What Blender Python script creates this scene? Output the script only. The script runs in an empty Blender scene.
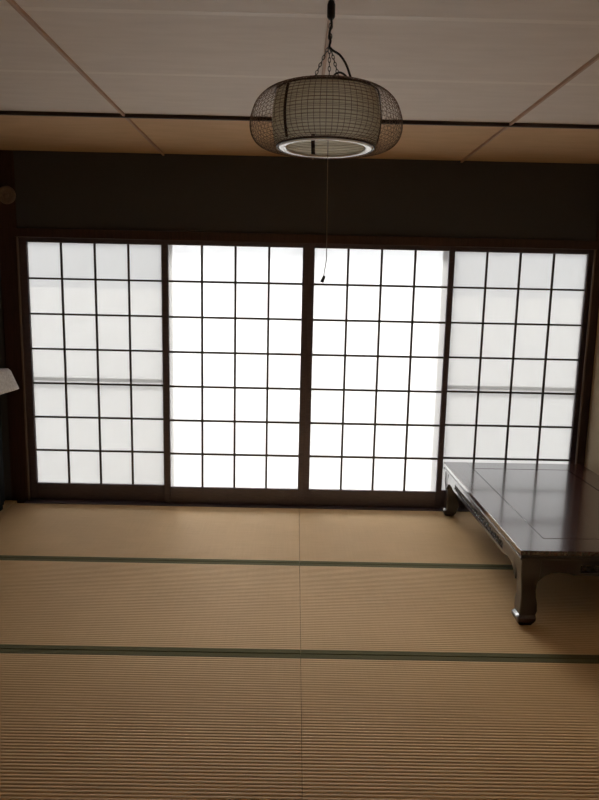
import bpy, bmesh, math, random
from mathutils import Vector, Matrix
random.seed(7)
S = bpy.context.scene
COL = S.collection
PI = math.pi

# ------------------------------------------------------------------ materials
def new_mat(name):
    m = bpy.data.materials.new(name); m.use_nodes = True
    nt = m.node_tree; nt.nodes.clear()
    out = nt.nodes.new('ShaderNodeOutputMaterial')
    return m, nt, out

def N(nt, kind, **kw):
    n = nt.nodes.new(kind)
    for k, v in kw.items():
        if k in n.inputs: n.inputs[k].default_value = v
        else: setattr(n, k, v)
    return n

def coords(nt, scale):
    tc = N(nt, 'ShaderNodeTexCoord'); mp = N(nt, 'ShaderNodeMapping')
    mp.inputs['Scale'].default_value = scale
    nt.links.new(tc.outputs['Object'], mp.inputs['Vector'])
    return mp

def grained(name, c1, c2, rough=0.5, scale=(4, 40, 40), noise=3.0, coat=0.0, bump=0.0, spec=0.5, coat_rough=0.1):
    """two close tones of one substance mixed by a stretched noise"""
    m, nt, out = new_mat(name)
    b = N(nt, 'ShaderNodeBsdfPrincipled')
    mp = coords(nt, scale)
    nz = N(nt, 'ShaderNodeTexNoise', Scale=noise, Detail=5.0, Roughness=0.6)
    nt.links.new(mp.outputs[0], nz.inputs['Vector'])
    rp = N(nt, 'ShaderNodeValToRGB')
    rp.color_ramp.elements[0].position = 0.3; rp.color_ramp.elements[1].position = 0.7
    rp.color_ramp.elements[0].color = (*c1, 1); rp.color_ramp.elements[1].color = (*c2, 1)
    nt.links.new(nz.outputs['Fac'], rp.inputs['Fac'])
    nt.links.new(rp.outputs['Color'], b.inputs['Base Color'])
    b.inputs['Roughness'].default_value = rough
    b.inputs['Specular IOR Level'].default_value = spec
    b.inputs['Coat Weight'].default_value = coat
    b.inputs['Coat Roughness'].default_value = coat_rough
    if bump:
        bp = N(nt, 'ShaderNodeBump', Strength=bump, Distance=0.002)
        nt.links.new(nz.outputs['Fac'], bp.inputs['Height'])
        nt.links.new(bp.outputs['Normal'], b.inputs['Normal'])
    nt.links.new(b.outputs[0], out.inputs['Surface'])
    return m

def paper_mat(name, col, trans, grain=0.04, clear=0.0):
    m, nt, out = new_mat(name)
    mp = coords(nt, (60, 60, 14))
    nz = N(nt, 'ShaderNodeTexNoise', Scale=1.0, Detail=4.0)
    nt.links.new(mp.outputs[0], nz.inputs['Vector'])
    rp = N(nt, 'ShaderNodeValToRGB')
    rp.color_ramp.elements[0].color = (*[c*(1-grain) for c in col], 1)
    rp.color_ramp.elements[1].color = (*col, 1)
    nt.links.new(nz.outputs['Fac'], rp.inputs['Fac'])
    d = N(nt, 'ShaderNodeBsdfDiffuse'); t = N(nt, 'ShaderNodeBsdfTranslucent')
    nt.links.new(rp.outputs[0], d.inputs['Color']); nt.links.new(rp.outputs[0], t.inputs['Color'])
    mx = N(nt, 'ShaderNodeMixShader'); mx.inputs['Fac'].default_value = trans
    nt.links.new(d.outputs[0], mx.inputs[1]); nt.links.new(t.outputs[0], mx.inputs[2])
    if clear:
        tr = N(nt, 'ShaderNodeBsdfTransparent'); m2 = N(nt, 'ShaderNodeMixShader'); m2.inputs['Fac'].default_value = clear
        nt.links.new(mx.outputs[0], m2.inputs[1]); nt.links.new(tr.outputs[0], m2.inputs[2]); mx = m2
    nt.links.new(mx.outputs[0], out.inputs['Surface'])
    return m

def glass_mat(name, tint):
    m, nt, out = new_mat(name)
    t = N(nt, 'ShaderNodeBsdfTransparent'); t.inputs['Color'].default_value = (*tint, 1)
    g = N(nt, 'ShaderNodeBsdfGlossy'); g.inputs['Roughness'].default_value = 0.05
    fr = N(nt, 'ShaderNodeFresnel', IOR=1.45)
    mx = N(nt, 'ShaderNodeMixShader')
    nt.links.new(fr.outputs[0], mx.inputs[0]); nt.links.new(t.outputs[0], mx.inputs[1]); nt.links.new(g.outputs[0], mx.inputs[2])
    nt.links.new(mx.outputs[0], out.inputs['Surface'])
    return m

M = {}
M['post']   = grained('dark_post_wood', (0.042, 0.020, 0.015), (0.070, 0.034, 0.025), 0.42, (40, 40, 3))
M['frame']  = grained('shoji_frame_wood', (0.086, 0.066, 0.080), (0.128, 0.100, 0.118), 0.5, (6, 40, 40))
M['bead']   = grained('paler_bead_wood', (0.15, 0.105, 0.08), (0.22, 0.16, 0.12), 0.5, (40, 40, 3))  # paler tone paints the highlight on the post edges
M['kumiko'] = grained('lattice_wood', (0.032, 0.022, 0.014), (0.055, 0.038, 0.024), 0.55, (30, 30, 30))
M['paper']  = paper_mat('shoji_paper', (0.93, 0.93, 0.92), 0.60, 0.02, 0.38)
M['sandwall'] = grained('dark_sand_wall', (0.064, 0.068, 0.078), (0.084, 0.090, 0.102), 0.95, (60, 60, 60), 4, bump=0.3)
M['beige']  = grained('beige_plaster', (0.64, 0.51, 0.34), (0.72, 0.58, 0.40), 0.95, (30, 30, 30), 3, bump=0.3)
M['batten'] = grained('ceiling_batten_wood', (0.44, 0.27, 0.18), (0.58, 0.38, 0.26), 0.5, (40, 2, 40))
M['darkbatten'] = grained('dark_batten_wood', (0.035, 0.018, 0.013), (0.055, 0.03, 0.02), 0.5, (2, 40, 40))
M['heri']   = grained('green_border_cloth', (0.105, 0.096, 0.046), (0.145, 0.132, 0.068), 0.95, (200, 120, 60), 2, bump=0.4, spec=0.1)
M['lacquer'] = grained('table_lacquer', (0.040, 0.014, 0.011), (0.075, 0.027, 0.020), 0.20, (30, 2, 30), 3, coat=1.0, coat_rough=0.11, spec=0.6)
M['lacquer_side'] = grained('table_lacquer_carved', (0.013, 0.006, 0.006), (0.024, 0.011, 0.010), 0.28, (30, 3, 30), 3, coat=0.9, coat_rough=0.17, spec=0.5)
M['black']  = grained('black_lacquer', (0.004, 0.005, 0.006), (0.008, 0.009, 0.011), 0.7, (20, 20, 3), spec=0.15)
M['cloth']  = grained('grey_white_cloth', (0.56, 0.53, 0.50), (0.80, 0.77, 0.74), 0.95, (25, 25, 25), 3, bump=0.5)
M['wire']   = grained('basket_bamboo', (0.14, 0.080, 0.055), (0.21, 0.125, 0.085), 0.6, (40, 40, 40))
M['strap']  = grained('basket_strap', (0.035, 0.018, 0.012), (0.055, 0.03, 0.02), 0.5, (40, 40, 40))
M['shade']  = paper_mat('lamp_shade_paper', (0.96, 0.93, 0.78), 0.68, 0.04, 0.10)
M['rib']    = grained('shade_rib_bamboo', (0.42, 0.36, 0.26), (0.50, 0.44, 0.32), 0.7, (40, 40, 40))
M['acrylic'] = grained('white_acrylic_ring', (0.86, 0.86, 0.84), (0.9, 0.9, 0.88), 0.25, (20, 20, 20), coat=0.5)
M['metal']  = grained('dark_metal', (0.03, 0.025, 0.022), (0.06, 0.05, 0.045), 0.35, (50, 50, 50))
M['cable']  = grained('black_cable', (0.008, 0.008, 0.008), (0.015, 0.014, 0.013), 0.5, (50, 50, 50))
M['string'] = grained('pull_string', (0.30, 0.27, 0.24), (0.42, 0.38, 0.34), 0.8, (50, 50, 50))
M['disc']   = grained('pale_brown_wood', (0.19, 0.14, 0.105), (0.27, 0.21, 0.16), 0.6, (30, 30, 4))
M['alu']    = grained('brown_aluminium', (0.06, 0.05, 0.045), (0.09, 0.08, 0.07), 0.4, (20, 20, 20))
M['glass']  = glass_mat('window_glass', (0.74, 0.745, 0.75))
M['frost']  = glass_mat('window_glass_side', (0.505, 0.508, 0.511))  # unseen side panes, tint made up to dim daylight behind the outer screens
M['ground'] = grained('outdoor_gravel', (0.29, 0.287, 0.28), (0.34, 0.336, 0.33), 0.95, (8, 8, 8), 6)
M['woodfloor'] = grained('dark_floorboard', (0.09, 0.05, 0.03), (0.14, 0.085, 0.05), 0.45, (2, 30, 30))

def tatami_mat_material():
    m, nt, out = new_mat('woven_rush')
    b = N(nt, 'ShaderNodeBsdfPrincipled')
    mp = coords(nt, (3, 66, 10))
    nz = N(nt, 'ShaderNodeTexNoise', Scale=2.0, Detail=4.0, Roughness=0.6)
    nt.links.new(mp.outputs[0], nz.inputs['Vector'])
    mp2 = coords(nt, (2.2, 3.0, 1))
    n2 = N(nt, 'ShaderNodeTexNoise', Scale=1.0, Detail=3.0)
    nt.links.new(mp2.outputs[0], n2.inputs['Vector'])
    mp3 = coords(nt, (210, 3, 10))
    n3 = N(nt, 'ShaderNodeTexNoise', Scale=1.0, Detail=1.0)
    nt.links.new(mp3.outputs[0], n3.inputs['Vector'])
    a = N(nt, 'ShaderNodeMath', operation='ADD'); a2 = N(nt, 'ShaderNodeMath', operation='MULTIPLY_ADD')
    nt.links.new(nz.outputs['Fac'], a.inputs[0]); nt.links.new(n2.outputs['Fac'], a.inputs[1])
    nt.links.new(n3.outputs['Fac'], a2.inputs[0]); a2.inputs[1].default_value = 0.5
    nt.links.new(a.outputs[0], a2.inputs[2])
    mr = N(nt, 'ShaderNodeMapRange'); mr.inputs['From Min'].default_value = 0.8; mr.inputs['From Max'].default_value = 1.7
    nt.links.new(a2.outputs[0], mr.inputs['Value'])
    rp = N(nt, 'ShaderNodeValToRGB')
    rp.color_ramp.elements[0].color = (0.74, 0.525, 0.285, 1); rp.color_ramp.elements[1].color = (0.87, 0.635, 0.36, 1)
    nt.links.new(mr.outputs[0], rp.inputs['Fac'])
    nt.links.new(rp.outputs[0], b.inputs['Base Color'])
    b.inputs['Roughness'].default_value = 0.55; b.inputs['Specular IOR Level'].default_value = 0.2
    nt.links.new(b.outputs[0], out.inputs['Surface'])
    return m
M['rush'] = tatami_mat_material()

def ceiling_material():
    """pale printed ceiling board, with a fine light joint every 0.605 m"""
    m, nt, out = new_mat('ceiling_board')
    b = N(nt, 'ShaderNodeBsdfPrincipled')
    mp = coords(nt, (6, 30, 1))
    nz = N(nt, 'ShaderNodeTexNoise', Scale=0.8, Detail=4.0)
    nt.links.new(mp.outputs[0], nz.inputs['Vector'])
    rp = N(nt, 'ShaderNodeValToRGB')
    rp.color_ramp.elements[0].position = 0.3; rp.color_ramp.elements[1].position = 0.7
    rp.color_ramp.elements[0].color = (0.77, 0.69, 0.63, 1); rp.color_ramp.elements[1].color = (0.83, 0.75, 0.69, 1)
    nt.links.new(nz.outputs['Fac'], rp.inputs['Fac'])
    nt.links.new(rp.outputs[0], b.inputs['Base Color'])
    b.inputs['Roughness'].default_value = 0.6
    nt.links.new(b.outputs[0], out.inputs['Surface'])
    return m
M['ceil'] = ceiling_material()
M['ceiljoint'] = grained('ceiling_joint_strip', (0.86, 0.78, 0.71), (0.89, 0.81, 0.74), 0.45, (2, 30, 30))
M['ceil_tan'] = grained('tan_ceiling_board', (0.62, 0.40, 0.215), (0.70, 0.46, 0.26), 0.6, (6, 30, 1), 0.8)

# ------------------------------------------------------------------ mesh helpers
def finish(name, bm, mat, parent=None, smooth=False):
    me = bpy.data.meshes.new(name)
    bmesh.ops.recalc_face_normals(bm, faces=bm.faces)
    bm.to_mesh(me); bm.free()
    me.materials.append(M[mat] if isinstance(mat, str) else mat)
    if smooth:
        for p in me.polygons: p.use_smooth = True
    o = bpy.data.objects.new(name, me); COL.objects.link(o)
    if parent is not None: o.parent = parent
    return o

def empty(name, loc=(0, 0, 0)):
    o = bpy.data.objects.new(name, None); COL.objects.link(o); o.location = loc
    o.empty_display_size = 0.05
    return o

def tag(o, label, cat, group=None):
    o['label'] = label; o['category'] = cat
    if group: o['group'] = group
    return o

def struct(o):
    o['kind'] = 'structure'; return o

def box(bm, x0, x1, y0, y1, z0, z1, bev=0.0):
    vs = [bm.verts.new((x, y, z)) for x in (x0, x1) for y in (y0, y1) for z in (z0, z1)]
    idx = [(0, 1, 3, 2), (4, 6, 7, 5), (0, 4, 5, 1), (2, 3, 7, 6), (0, 2, 6, 4), (1, 5, 7, 3)]
    fs = [bm.faces.new([vs[i] for i in f]) for f in idx]
    if bev:
        es = list({e for f in fs for e in f.edges})
        bmesh.ops.bevel(bm, geom=es, offset=bev, segments=2, affect='EDGES', profile=0.5)

def lathe(bm, prof, seg=48, c=(0, 0, 0), closed=False):
    rings = []
    for r, z in prof:
        rings.append([bm.verts.new((c[0]+r*math.cos(2*PI*i/seg), c[1]+r*math.sin(2*PI*i/seg), c[2]+z)) for i in range(seg)])
    n = len(rings)
    for k in range(n if closed else n-1):
        a, b = rings[k], rings[(k+1) % n]
        for i in range(seg):
            j = (i+1) % seg
            bm.faces.new((a[i], a[j], b[j], b[i]))
    return rings

def tube(bm, pts, r, seg=6, closed=False, caps=True):
    pts = [Vector(p) for p in pts]; n = len(pts)
    up = None; rings = []
    for i, p in enumerate(pts):
        if closed: t = pts[(i+1) % n] - pts[i-1]
        else: t = pts[min(i+1, n-1)] - pts[max(i-1, 0)]
        t.normalize()
        if up is None:
            up = Vector((0, 0, 1)) if abs(t.z) < 0.9 else Vector((1, 0, 0))
        s = t.cross(up)
        if s.length < 1e-5: s = t.cross(Vector((0, 1, 0)))
        s.normalize(); up = s.cross(t).normalized()
        rr = r[i] if isinstance(r, (list, tuple)) else r
        rings.append([bm.verts.new(p + rr*(math.cos(2*PI*k/seg)*s + math.sin(2*PI*k/seg)*up)) for k in range(seg)])
    for i in range(n if closed else n-1):
        a, b = rings[i], rings[(i+1) % n]
        for k in range(seg):
            j = (k+1) % seg
            bm.faces.new((a[k], a[j], b[j], b[k]))
    if caps and not closed:
        bm.faces.new(rings[0][::-1]); bm.faces.new(rings[-1])

def prism(bm, poly, axis, a0, a1):
    """polygon (u,z) extruded along axis 'x' (u=y) or 'y' (u=x)"""
    def P(u, z, a): return (a, u, z) if axis == 'x' else (u, a, z)
    A = [bm.verts.new(P(u, z, a0)) for u, z in poly]; B = [bm.verts.new(P(u, z, a1)) for u, z in poly]
    n = len(poly)
    bm.faces.new(A); bm.faces.new(B[::-1])
    for i in range(n):
        j = (i+1) % n
        bm.faces.new((A[i], B[i], B[j], A[j]))

def smooth_path(pts, sub=8):
    P = [Vector(p) for p in pts]; out = []
    for i in range(len(P)-1):
        p0 = P[max(i-1, 0)]; p1 = P[i]; p2 = P[i+1]; p3 = P[min(i+2, len(P)-1)]
        for k in range(sub):
            t = k/sub
            out.append(0.5*((2*p1) + (-p0+p2)*t + (2*p0-5*p1+4*p2-p3)*t*t + (-p0+3*p1-3*p2+p3)*t**3))
    out.append(P[-1]); return out

def one_box(name, dims, mat, parent=None, bev=0.0):
    bm = bmesh.new(); box(bm, *dims, bev=bev); return finish(name, bm, mat, parent)

# ------------------------------------------------------------------ room numbers (metres)
XL, XR = -2.50, 1.965          # side walls
YB, YF = -1.60, 4.388           # back wall, face of the wall over the shoji
HC = 2.273                     # ceiling
SEAM = 0.047
PXL, PXR = -1.784, 1.909       # inner edges of the two posts
ROWS = [4.335, 3.421, 2.511, 1.601]

# ------------------------------------------------------------------ setting
struct(one_box('floor', (XL-0.1, XR+0.1, YB-0.1, YF+0.04, -0.20, -0.055), 'woodfloor'))
struct(one_box('floor_back', (XL, XR, YB, 1.599, -0.055, 0.0), 'rush'))
struct(one_box('floor_alcove', (XL, -1.8665, 1.601, 4.40, -0.055, 0.0), 'rush'))

# ceiling: pale boards, then a tan strip next to the shoji wall
struct(one_box('ceiling', (XL-0.1, XR+0.1, YB-0.1, 3.41, HC, HC+0.06), 'ceil'))
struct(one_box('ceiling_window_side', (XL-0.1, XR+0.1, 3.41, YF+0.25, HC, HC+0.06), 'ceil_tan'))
bm = bmesh.new()
for y in (-0.84, -0.235, 0.37, 0.975, 1.58, 2.185, 2.79):
    box(bm, XL, XR, y-0.014, y+0.014, HC-0.0004, HC+0.01)
struct(finish('trim_ceiling_joint', bm, 'ceiljoint'))
struct(one_box('trim_ceiling_crossbar', (XL, XR, 3.412, 3.428, HC-0.017, HC+0.01), 'darkbatten', bev=0.001))
for x in (-0.849, 0.085, 1.018):
    struct(one_box('trim_ceiling_batten', (x-0.006, x+0.006, YB, YF, HC-0.013, HC+0.005), 'batten', bev=0.002))

# wall over the shoji, lintel track, sill track
struct(one_box('wall_front', (XL-0.1, XR+0.1, YF, YF+0.14, 1.795, HC+0.02), 'sandwall'))
struct(one_box('trim_lintel', (PXL-0.02, PXR+0.02, 4.372, 4.50, 1.747, 1.800), 'post', bev=0.003))
struct(one_box('trim_sill', (PXL-0.02, PXR+0.02, 4.336, 4.50, -0.055, 0.004), 'frame', bev=0.002))
struct(one_box('wall_front_left', (XL-0.1, -1.85, YF, YF+0.14, -0.05, 1.80), 'sandwall'))
struct(one_box('wall_front_right', (XR-0.03, XR+0.1, YF, YF+0.14, -0.05, 1.80), 'sandwall'))
struct(one_box('trim_post_left', (PXL-0.12, PXL, 4.380, 4.50, -0.055, HC), 'post', bev=0.012))
struct(one_box('trim_post_right', (PXR, XR+0.01, 4.380, 4.50, -0.055, HC), 'post', bev=0.006))
for x in (-1.783, 1.907):       # added pale strip imitating light caught along each post's edge
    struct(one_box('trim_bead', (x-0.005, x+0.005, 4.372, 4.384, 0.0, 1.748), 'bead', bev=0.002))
struct(one_box('wall_right', (XR, XR+0.12, YB-0.1, YF+0.02, -0.2, HC+0.02), 'beige'))
struct(one_box('wall_left', (XL-0.12, XL, YB-0.1, YF+0.02, -0.2, HC+0.02), 'sandwall'))

struct(one_box('wall_back', (XL-0.1, XR+0.1, YB-0.12, YB, -0.2, HC+0.02), 'beige'))

# ------------------------------------------------------------------ shoji: four sliding screens
ZB, ZT = 0.1185, 1.7175      # paper bottom, paper top
def shoji(n, xa, xb, y0, sl, sr):
    x0, x1 = xa-sl, xb+sr
    """screen with its front face at y0; origin at its lower left corner"""
    d = 0.028; w = x1-x0
    r = struct(empty('door_%d' % n, (x0, y0, 0)))
    zt = 1.752
    for a, b in ((0, sl), (w-sr, w)):
        one_box('stile', (a, b, 0, d, 0.004, zt), 'frame', r, 0.002)
    one_box('bottom_rail', (sl, w-sr, 0.001, d-0.001, 0.004, ZB), 'frame', r, 0.003)
    one_box('top_rail', (sl, w-sr, 0.001, d-0.001, ZT, zt), 'frame', r, 0.002)
    bm = bmesh.new(); k = 0.0062 if n in (1, 4) else 0.0070
    for i in (1, 2, 3):
        x = sl + (w-sl-sr)*i/4
        box(bm, x-k, x+k, 0.006, 0.019, ZB, ZT)
    for j in range(1, 7):
        z = ZB + (ZT-ZB)*j/7
        box(bm, sl, w-sr, 0.0065, 0.0185, z-k, z+k)
    finish('lattice', bm, 'kumiko', r)
    bm = bmesh.new(); bm.faces.new([bm.verts.new(v) for v in ((sl-0.003, 0.0195, ZB-0.003), (w-sr+0.003, 0.0195, ZB-0.003), (w-sr+0.003, 0.0195, ZT+0.003), (sl-0.003, 0.0195, ZT+0.003))])
    finish('paper', bm, 'paper', r)
    return r
shoji(1, -1.738, -0.873, 4.4105, 0.045, 0.037)
shoji(2, -0.826, 0.0355, 4.380, 0.042, 0.0384)
shoji(3, 0.1125, 0.9745, 4.380, 0.0384, 0.037)
shoji(4, 1.013, 1.8785, 4.4105, 0.037, 0.032)

# outer glazed sashes just beyond the paper
def sash(n, x0, x1, y0, midrail, pane):
    r = struct(empty('window_%d' % n, (x0, y0, 0.0)))
    w = x1-x0; zt = 1.80
    bm = bmesh.new()
    box(bm, 0, 0.03, 0, 0.03, 0, zt); box(bm, w-0.03, w, 0, 0.03, 0, zt)
    box(bm, 0, w, 0, 0.03, 0, 0.06); box(bm, 0, w, 0, 0.03, zt-0.05, zt)
    if midrail: box(bm, 0, w, 0.0, 0.022, 0.812, 0.836)
    finish('window_frame', bm, 'alu', r)
    bm = bmesh.new(); box(bm, 0.03, w-0.03, 0.012, 0.016, 0.06, zt-0.05)
    finish('window_pane', bm, pane, r)
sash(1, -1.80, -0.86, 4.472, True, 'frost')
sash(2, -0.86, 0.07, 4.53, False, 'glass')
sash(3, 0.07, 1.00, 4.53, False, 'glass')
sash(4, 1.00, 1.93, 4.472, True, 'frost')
struct(one_box('ground', (-150, 150, 4.62, 300, -0.55, -0.45), 'ground'))

# ------------------------------------------------------------------ tatami mats
HERI, PITCH = 0.033, 0.0151
def mat_mesh(w, d, edge):
    """ribbed rush field: ribs run along x; origin at the near left corner, top at z=0"""
    bm = bmesh.new()
    y0, y1 = HERI-0.002, d-edge+0.002
    n = round((y1-y0)/PITCH); p = (y1-y0)/n
    prof = []
    for i in range(n):
        for t, h in ((0.0, -0.0049), (0.09, -0.0029), (0.25, -0.0007), (0.5, 0.0), (0.75, -0.0007), (0.91, -0.0029)):
            prof.append((y0+(i+t)*p, h))
    prof.append((y1, -0.0049))
    A = [bm.verts.new((0.0008, y, z)) for y, z in prof]; B = [bm.verts.new((w-0.0008, y, z)) for y, z in prof]
    for i in range(len(prof)-1):
        bm.faces.new((A[i], B[i], B[i+1], A[i+1]))
    lo = [bm.verts.new(c) for c in ((0.0008, y0, -0.05), (w-0.0008, y0, -0.05), (w-0.0008, y1, -0.05), (0.0008, y1, -0.05))]
    bm.faces.new(lo[::-1])
    bm.faces.new([lo[0]] + [lo[1]] + [B[0], A[0]])
    bm.faces.new([lo[2], lo[3], A[-1], B[-1]])
    bm.faces.new([lo[3], lo[0]] + A); bm.faces.new([lo[1], lo[2]] + B[::-1])
    return bm
def heri(bm, w, y0, y1, z=0.0):
    n = 24
    prof = [(y0, -0.05), (y0, z-0.0025), (y0+0.003, z), (y1-0.003, z), (y1, z-0.0025), (y1, -0.05)]
    prism(bm, prof, 'x', 0.0006, w-0.0006)
def make_mat(x0, x1, y0, y1, label):
    r = empty('tatami_mat', (x0, y0, 0)); tag(r, label, 'tatami mat', 'tatami mats laid in two columns')
    w, d = x1-x0, y1-y0
    finish('rush_surface', mat_mesh(w, d, HERI if y1 < ROWS[0]-0.01 else 0.003), 'rush', r)
    far = y1 < ROWS[0]-0.01
    for a, b in ((0.0007, HERI), (d-HERI, d-0.0007))[:2 if far else 1]:
        bm = bmesh.new(); heri(bm, w, a, b)
        o = finish('border', bm, 'heri', r); o['label'] = 'dark green cloth border'
    return r
names = [('tatami mat lying against the shoji sill, left of the centre seam', 'tatami mat lying against the shoji sill, right of the seam, under the far table leg'),
         ('middle row tatami mat between the two green borders, left of the centre seam', 'middle row tatami mat between the two green borders, under the near table leg'),
         ('nearest tatami mat with clear ribs, left of the centre seam', 'nearest tatami mat with clear ribs, right of the centre seam')]
for i in range(3):
    make_mat(-1.865, SEAM, ROWS[i+1], ROWS[i], names[i][0])
    make_mat(SEAM, 1.964, ROWS[i+1], ROWS[i], names[i][1])

# ------------------------------------------------------------------ low table
TX0, TX1, TY0, TY1, TH = 1.0005, 1.915, 2.782, 4.300, 0.350
tb = empty('low_table', ((TX0+TX1)/2, (TY0+TY1)/2, 0.0006))
tag(tb, 'low dark lacquered table with carved apron and curved legs in front of the shoji', 'table')
tb.rotation_euler.z = 0.0065
hx, hy = (TX1-TX0)/2, (TY1-TY0)/2
# top: border frame and centre panel with a narrow groove between them
bm = bmesh.new(); gi, gw = 0.150, 0.005
z0, z1 = TH-0.022, TH
box(bm, -hx, -hx+gi, -hy, hy, z0, z1); box(bm, hx-gi, hx, -hy, hy, z0, z1)
box(bm, -hx+gi, hx-gi, -hy, -hy+gi, z0, z1); box(bm, -hx+gi, hx-gi, hy-gi, hy, z0, z1)
bmesh.ops.remove_doubles(bm, verts=bm.verts, dist=1e-5)
top = finish('table_top', bm, 'lacquer', tb)
bv = top.modifiers.new('b', 'BEVEL'); bv.width = 0.0015; bv.segments = 2; bv.limit_method = 'ANGLE'
one_box('centre_panel', (-hx+gi+gw, hx-gi-gw, -hy+gi+gw, hy-gi-gw, z0, z1-0.0003), 'lacquer', tb, 0.0008)
bm = bmesh.new(); box(bm, -hx+gi-0.01, hx-gi+0.01, -hy+gi-0.01, hy-gi+0.01, z0-0.004, z0+0.004)
finish('groove', bm, 'black', tb)
bm = bmesh.new()      # stepped moulding below the top
box(bm, -hx+0.005, hx-0.005, -hy+0.005, hy-0.005, TH-0.034, TH-0.022, 0.003)
box(bm, -hx+0.002, hx-0.002, -hy+0.002, hy-0.002, TH-0.046, TH-0.033, 0.003)
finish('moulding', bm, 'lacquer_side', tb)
ZA = TH-0.045       # top of the aprons
def apron_poly(L, drop=0.066, slot=None):
    """half outlines: bracket ends curving down into the legs"""
    e = L/2
    left = [(-e, ZA-0.118), (-e+0.010, ZA-0.108), (-e+0.022, ZA-0.094), (-e+0.042, ZA-0.076), (-e+0.070, ZA-0.064), (-e+0.105, ZA-0.060),
            (-e+0.150, ZA-0.064), (-e+0.168, ZA-drop-0.004)]
    mid = [(-e+0.20, ZA-drop-0.006)]
    half = left+mid
    return [(-e, ZA)] + half + [(-u, z) for u, z in half[::-1]] + [(e, ZA)]
def scrolls(bm, axis, a, u0, u1, zc):
    """row of carved S-scrolls between two slender rods"""
    n = max(2, round((u1-u0)/0.064)); w = (u1-u0)/n
    for i in range(n):
        c = u0+(i+0.5)*w; s = 1 if i % 2 else -1
        pts = []
        for k in range(17):
            t = k/16*2-1
            u = c + 0.48*w*t; z = zc + s*0.0105*math.sin(PI*t*1.5)
            pts.append((a, u, z) if axis == 'x' else (u, a, z))
        tube(bm, pts, 0.0046, 6)
        for q in (-0.25, 0.25):
            pts = []
            for k in range(11):
                an = 2*PI*k/11
                u = c+q*w+0.007*math.cos(an); z = zc+0.007*math.sin(an)
                pts.append((a, u, z) if axis == 'x' else (u, a, z))
            tube(bm, pts, 0.0028, 5, closed=True)
def apron(axis, a0, a1, L):
    bm = bmesh.new()
    poly = apron_poly(L); e = L/2
    s0, s1 = ZA-0.058, ZA-0.027          # slot for the carving
    u0 = -e+0.20; u1 = e-0.20
    # left end, right end, strip above and strip below the slot
    half = [p for p in poly if p[0] < u0-1e-6]
    prism(bm, half + [(u0, ZA-0.072), (u0, ZA)], axis, a0, a1)
    prism(bm, [(-u, z) for u, z in half] + [(-u0, ZA-0.072), (-u0, ZA)], axis, a0, a1)
    prism(bm, [(u0, s1), (u1, s1), (u1, ZA), (u0, ZA)], axis, a0, a1)
    prism(bm, [(u0, ZA-0.072), (u1, ZA-0.072), (u1, s0), (u0, s0)], axis, a0, a1)
    k = 0 if axis == 'x' else 1; sg = -1 if a0 < 0 else 1
    def lean(b):                # the apron leans outward towards its lower edge
        for v in b.verts: v.co[k] += sg*0.12*min(0.068, ZA-v.co.z)
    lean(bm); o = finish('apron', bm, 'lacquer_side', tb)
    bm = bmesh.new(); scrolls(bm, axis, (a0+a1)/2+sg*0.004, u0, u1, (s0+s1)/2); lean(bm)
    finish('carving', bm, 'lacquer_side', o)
AI = 0.017
apron('x', -hx+AI, -hx+AI+0.022, 2*hy-0.15)
apron('x', hx-AI-0.022, hx-AI, 2*hy-0.15)
apron('y', -hy+AI, -hy+AI+0.022, 2*hx-0.15)
apron('y', hy-AI-0.022, hy-AI, 2*hx-0.15)
def leg(sx, sy):
    """cabriole leg: outer faces nearly plumb, inner faces swelling at the knee, toe turned out"""
    # (z, distance of outer face from the table edge, thickness)
    prof = [(ZA, 0.012, 0.090), (0.24, 0.012, 0.088), (0.21, 0.014, 0.080), (0.185, 0.017, 0.071), (0.155, 0.020, 0.066), (0.125, 0.021, 0.068),
            (0.095, 0.018, 0.077), (0.065, 0.017, 0.079), (0.046, 0.017, 0.073), (0.040, 0.008, 0.081), (0.036, 0.004, 0.085), (0.024, 0.003, 0.084), (0.012, 0.010, 0.071), (0.0, 0.018, 0.056)]
    bm = bmesh.new(); rings = []
    for z, o, t in prof:
        r = 0.004
        x0, x1, y0, y1 = o, o+t, o, o+t
        loop = [(x0+r, y0), (x1-r, y0), (x1, y0+r), (x1, y1-r), (x1-r, y1), (x0+r, y1), (x0, y1-r), (x0, y0+r)]
        rings.append([bm.verts.new((sx*(hx-u), sy*(hy-v+0.016*(1-z/ZA)), z)) for u, v in loop])
    for a, b in zip(rings, rings[1:]):
        for i in range(8):
            j = (i+1) % 8
            bm.faces.new((a[i], a[j], b[j], b[i]))
    bm.faces.new(rings[0]); bm.faces.new(rings[-1][::-1])
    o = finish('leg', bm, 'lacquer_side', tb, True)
    o.data.set_sharp_from_angle(angle=math.radians(38))
for sx in (-1, 1):
    for sy in (-1, 1): leg(sx, sy)

# ------------------------------------------------------------------ pendant lamp
LX, LY = 0.070, 1.90
lamp = empty('pendant_lamp', (LX, LY, 1.838))
tag(lamp, 'round woven basket pendant lamp hanging on chains from the ceiling', 'lamp')
Z = lambda z: z-1.838
PROF = [(0.131, 1.8385), (0.152, 1.8365), (0.174, 1.840), (0.189, 1.850), (0.199, 1.865), (0.2035, 1.884), (0.2030, 1.903), (0.198, 1.922),
        (0.190, 1.942), (0.177, 1.959), (0.160, 1.972), (0.138, 1.981), (0.112, 1.987), (0.088, 1.990)]
def prof_fine(P, n):
    q = smooth_path([(r, 0, z) for r, z in P], 6)
    L = [0]
    for a, b in zip(q, q[1:]): L.append(L[-1]+(b-a).length)
    out = []; k = 0
    for i in range(n):
        t = L[-1]*i/(n-1)
        while k < len(L)-2 and L[k+1] < t: k += 1
        f = (t-L[k])/(L[k+1]-L[k]); v = q[k].lerp(q[k+1], f); out.append((v.x, v.z))
    return out
bm = bmesh.new()
PF = prof_fine(PROF, 28)
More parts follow.
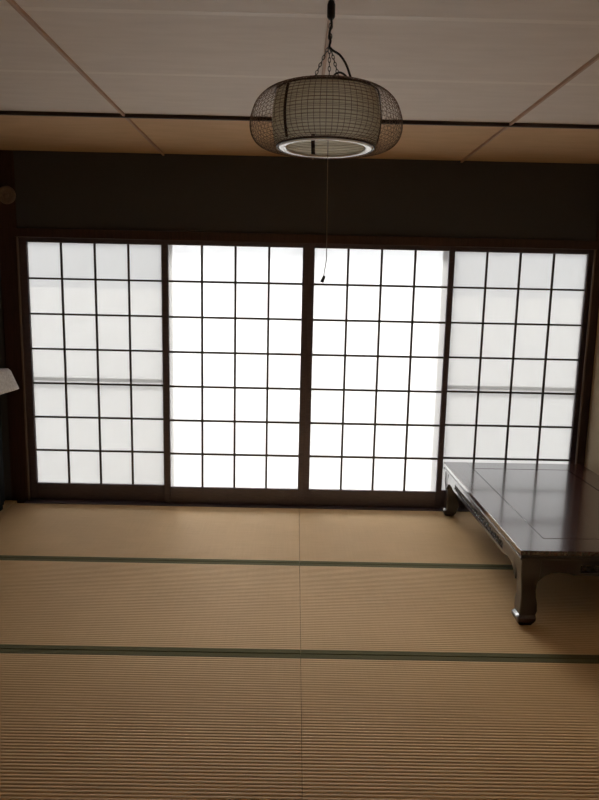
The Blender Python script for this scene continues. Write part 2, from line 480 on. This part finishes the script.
for r, z in PF:
    tube(bm, [(r*math.cos(2*PI*i/72), r*math.sin(2*PI*i/72), Z(z)) for i in range(72)], 0.0005, 4, closed=True)
NV = 84
for k in range(NV):
    a = 2*PI*(k+0.5)/NV
    tube(bm, [((r+0.0008)*math.cos(a), (r+0.0008)*math.sin(a), Z(z)) for r, z in PF], 0.0006, 4, caps=False)
finish('basket', bm, 'wire', lamp)
def shade_r(t): return 0.134 + 0.011*math.sin(PI*min(1, t*0.92+0.06))
# three straps that stiffen the shade
for k, a in enumerate((-47, 73, 193)):
    a = math.radians(a); bm = bmesh.new(); hw = 0.0055 if k == 2 else 0.0040
    dx, dy = math.sin(a), -math.cos(a); tx, ty = math.cos(a), math.sin(a)
    off = 0.0035 if k < 2 else -0.0055
    L = []
    for i in range(13):
        t = i/12; r = shade_r(t)+off; z = Z(1.842+t*0.131)
        L.append([bm.verts.new((dx*(r+q)+tx*p, dy*(r+q)+ty*p, z)) for p, q in ((-hw, 0), (hw, 0), (hw, 0.002), (-hw, 0.002))])
    for A, B in zip(L, L[1:]):
        for i in range(4): bm.faces.new((A[i], A[(i+1) % 4], B[(i+1) % 4], B[i]))
    bm.faces.new(L[0]); bm.faces.new(L[-1][::-1])
    finish('shade_strap', bm, 'strap', lamp)
bm = bmesh.new()       # inner drum shade
n = 40
pr = [(shade_r(i/n), Z(1.844+i/n*0.130)) for i in range(n+1)]
lathe(bm, pr, 96)
finish('shade', bm, 'shade', lamp, True)
bm = bmesh.new()       # fine horizontal ribs of the shade, seen outside and inside
for i in range(17):
    t = (i+0.5)/17; r = shade_r(t)
    tube(bm, [(r*math.cos(2*PI*q/72), r*math.sin(2*PI*q/72), Z(1.844+t*0.130)) for q in range(72)], 0.0007, 5, closed=True)
finish('shade_rib', bm, 'rib', lamp)
bm = bmesh.new()       # white ring at the bottom opening
rp = []
for k in range(14):
    an = 2*PI*k/14
    rp.append((0.1170+0.0098*math.cos(an), 0.0042*math.sin(an)-0.001))
lathe(bm, rp, 96, closed=True)
finish('bottom_ring', bm, 'acrylic', lamp, True)
bm = bmesh.new()       # open spider of rings and arms at the top
for R_, z, rr in ((0.088, 1.988, 0.0032), (0.046, 1.990, 0.0025), (0.131, 1.8375, 0.0028), (0.138, 1.976, 0.0018)):
    tube(bm, [(R_*math.cos(2*PI*i/72), R_*math.sin(2*PI*i/72), Z(z)) for i in range(72)], rr, 6, closed=True)
for a in (200, 320, 80):
    a = math.radians(a); c, q = math.cos(a), math.sin(a)
    tube(bm, [(0.046*c, 0.046*q, Z(1.990)), (0.088*c, 0.088*q, Z(1.988)), (0.138*c, 0.138*q, Z(1.976))], 0.0022, 6)
finish('top_frame', bm, 'strap', lamp)
# hook, coupling and rose
HOOK = Vector((0.004, 0.0, Z(2.098)))
def chain(name, p, q, L=0.013, r=0.0011, w=0.0034):
    p, q = Vector(p), Vector(q); d = q-p; n = max(2, round(d.length/(L*0.8))); t = d.normalized()
    s = t.cross(Vector((0, 1, 0))).normalized(); u = t.cross(s)
    bm = bmesh.new()
    for i in range(n):
        c = p + d*((i+0.5)/n); a = s if i % 2 else u
        pts = []
        for k in range(12):
            an = 2*PI*k/12
            pts.append(c + t*(L*0.5*math.cos(an)) + a*(w*math.sin(an)))
        tube(bm, pts, r, 5, closed=True)
    return finish(name, bm, 'metal', lamp)
for a in (200, 320, 80):
    an = math.radians(a)
    chain('chain', (0.046*math.cos(an), 0.046*math.sin(an), Z(1.991)), HOOK)
chain('chain', HOOK, (0.006, 0.003, Z(2.150)), 0.016, 0.0016, 0.0046)
bm = bmesh.new()
lathe(bm, [(0.0, Z(2.160)), (0.006, Z(2.160)), (0.0105, Z(2.166)), (0.0105, Z(2.196)), (0.008, Z(2.204)), (0.005, Z(2.206)), (0.005, Z(2.25)), (0, Z(2.25))], 24, (0.006, 0.003, 0))
bmesh.ops.remove_doubles(bm, verts=bm.verts, dist=1e-5)
finish('coupling', bm, 'cable', lamp, True)
bm = bmesh.new()
lathe(bm, [(0.0, Z(2.2175)), (0.022, Z(2.2175)), (0.033, Z(2.226)), (0.036, Z(2.247)), (0.0, Z(2.247))], 32, (0.006, 0.003, 0))
bmesh.ops.remove_doubles(bm, verts=bm.verts, dist=1e-5)
finish('ceiling_rose', bm, 'cable', lamp, True)
bm = bmesh.new()
tube(bm, smooth_path([(0.006, -0.002, Z(2.165)), (0.008, -0.004, Z(2.145)), (0.003, -0.005, Z(2.125)), (0.006, -0.005, Z(2.105)), (0.004, -0.006, Z(2.090)),
                      (0.014, -0.008, Z(2.080)), (0.032, -0.012, Z(2.068)), (0.048, -0.016, Z(2.045)), (0.060, -0.018, Z(2.015)), (0.066, -0.018, Z(1.996))]), 0.0031, 8)
tube(bm, smooth_path([(0.012, -0.02, Z(2.000)), (0.018, -0.022, Z(2.016)), (0.032, -0.024, Z(2.022)), (0.046, -0.022, Z(2.016)), (0.058, -0.018, Z(2.004)), (0.064, -0.016, Z(1.996))]), 0.0026, 8)
finish('power_cable', bm, 'cable', lamp, True)
bm = bmesh.new()
tube(bm, smooth_path([(0.004, 0.0, Z(1.984)), (0.004, 0, Z(1.838)), (0.006, 0, Z(1.70)), (0.008, 0, Z(1.56)), (0.0075, 0, Z(1.535)), (0.003, 0, Z(1.505)), (0.002, 0, Z(1.497))]), 0.0013, 5)
pc = finish('pull_cord', bm, 'string', lamp); pc.location.x = 0.003
bm = bmesh.new()
lathe(bm, [(0, 0.010), (0.0040, 0.009), (0.0050, -0.006), (0.0052, -0.009), (0, -0.010)], 12)
bmesh.ops.remove_doubles(bm, verts=bm.verts, dist=1e-5)
kn = finish('pull_knob', bm, 'cable', pc, True); kn.location = (0.0005, 0, Z(1.4875)); kn.rotation_euler = (0, math.radians(22), 0)

# ------------------------------------------------------------------ black cabinet with a cloth on it
CX1, CY0, CY1, CH = -1.852, 3.30, 4.205, 0.915
cb = empty('cabinet', ((XL+CX1)/2, (CY0+CY1)/2, 0))
tag(cb, 'black cabinet standing left of the shoji post under a pale cloth', 'cabinet')
cw = (CX1-XL)/2-0.022; cd = (CY1-CY0)/2
one_box('body', (-cw, cw, -cd, cd, 0.03, CH-0.035), 'black', cb, 0.006)
one_box('plinth', (-cw+0.01, cw-0.008, -cd+0.01, cd-0.004, 0.0, 0.03), 'black', cb, 0.003)
one_box('cabinet_top', (-cw, cw+0.042, -cd-0.012, cd+0.002, CH-0.035, CH), 'black', cb, 0.006)
for s in (-1, 1):
    dr = one_box('door', (cw, cw+0.016, s*cd/2-cd/2+0.02, s*cd/2+cd/2-0.02, 0.06, CH-0.06), 'black', cb, 0.005)
    bm = bmesh.new(); lathe(bm, [(0, 0.018), (0.009, 0.014), (0.010, 0.006), (0.005, 0.0), (0, 0)], 16)
    bmesh.ops.remove_doubles(bm, verts=bm.verts, dist=1e-5)
    k = finish('knob', bm, 'metal', dr, True); k.rotation_euler = (0, PI/2, 0); k.location = (cw+0.016, -s*0.045, 0.5)
# cloth: flat on the top, falling over the room side with a slanting far corner
bm = bmesh.new()
nx, ny = 30, 36
ex = -1.800                # edge of the top slab
V = []
for j in range(ny+1):
    v = j/ny; y = CY0-0.02 + v*(CY1+0.004-(CY0-0.02)); row = []
    for i in range(nx+1):
        s = i/nx*0.72
        flat = 0.585
        if s < flat:
            x = ex - (flat-s); z = CH+0.006+0.0012*math.sin(23*s+9*y)
        else:
            t = s-flat
            wob = 0.008*math.sin(17*y)*t/0.15
            x = ex + 0.36*t + wob
            z = CH+0.006 - 0.90*t - 0.25*t*t
        row.append(bm.verts.new((x, y, z)))
    V.append(row)
for j in range(ny):
    for i in range(nx):
        bm.faces.new((V[j][i], V[j][i+1], V[j+1][i+1], V[j+1][i]))
cl = finish('cloth', bm, 'cloth', None, True)
so = cl.modifiers.new('s', 'SOLIDIFY'); so.thickness = 0.003; so.offset = 1
tag(cl, 'pale grey cloth draped over the top of the black cabinet', 'cloth')

# ------------------------------------------------------------------ round wooden ornament on the left post
ds = empty('wall_ornament', (-1.833, 4.380, 2.000)); tag(ds, 'round pale brown ornament fixed high on the left post', 'ornament')
bm = bmesh.new()
lathe(bm, [(0, 0.0), (0.054, 0.0), (0.056, 0.008), (0.054, 0.020), (0.048, 0.026), (0.042, 0.024), (0.040, 0.018), (0, 0.018)], 48)
bmesh.ops.remove_doubles(bm, verts=bm.verts, dist=1e-5)
o = finish('disc', bm, 'disc', ds, True); o.rotation_euler = (PI/2, 0, 0)
bm = bmesh.new(); lathe(bm, [(0, 0.030), (0.012, 0.029), (0.018, 0.024), (0.019, 0.017), (0, 0.017)], 32)
bmesh.ops.remove_doubles(bm, verts=bm.verts, dist=1e-5)
o = finish('boss', bm, 'disc', ds, True); o.rotation_euler = (PI/2, 0, 0)

# ------------------------------------------------------------------ daylight
SKY, SUN = 2.0, 6.8
w = bpy.data.worlds.new('overcast'); S.world = w; w.use_nodes = True
bg = w.node_tree.nodes['Background']
bg.inputs['Color'].default_value = (0.98, 0.99, 1.0, 1)
nt = w.node_tree          # overcast sky: brighter overhead than at the horizon
tc = N(nt, 'ShaderNodeTexCoord'); sx = N(nt, 'ShaderNodeSeparateXYZ')
nt.links.new(tc.outputs['Generated'], sx.inputs[0])
mr = N(nt, 'ShaderNodeMapRange'); mr.inputs['To Min'].default_value = SKY*0.45; mr.inputs['To Max'].default_value = SKY
nt.links.new(sx.outputs['Z'], mr.inputs['Value']); nt.links.new(mr.outputs[0], bg.inputs['Strength'])
sl = bpy.data.lights.new('hazy_sun', 'SUN'); sl.energy = SUN; sl.angle = math.radians(38); sl.color = (1.0, 0.97, 0.92)
so_ = bpy.data.objects.new('hazy_sun', sl); COL.objects.link(so_); so_.location = (0, 9, 8)
so_.rotation_euler = Vector((0.16, -0.82, -0.80)).to_track_quat('-Z', 'Y').to_euler()

# ------------------------------------------------------------------ camera
cam = bpy.data.cameras.new('camera'); co = bpy.data.objects.new('camera', cam); COL.objects.link(co)
F, PITCH_A, ROLL, YAW, H = 670.035, -0.1648, 0.0218, -0.0079, 1.4602
cam.sensor_fit = 'VERTICAL'; cam.sensor_height = 24.0; cam.lens = F/800*24.0
cam.clip_start = 0.02
co.matrix_world = Matrix.Translation((0, 0, H)) @ Matrix.Rotation(YAW, 4, 'Z') @ Matrix.Rotation(PI/2+PITCH_A, 4, 'X') @ Matrix.Rotation(ROLL, 4, 'Z')
S.camera = co

S.view_settings.view_transform = 'Standard'; S.view_settings.look = 'None'
S.view_settings.gamma = 1.0; S.view_settings.use_curve_mapping = False
S.view_settings.exposure = 1.84
S.cycles.use_denoising = True
S.cycles.max_bounces = 12; S.cycles.diffuse_bounces = 8; S.cycles.transparent_max_bounces = 16
S.cycles.sample_clamp_indirect = 0
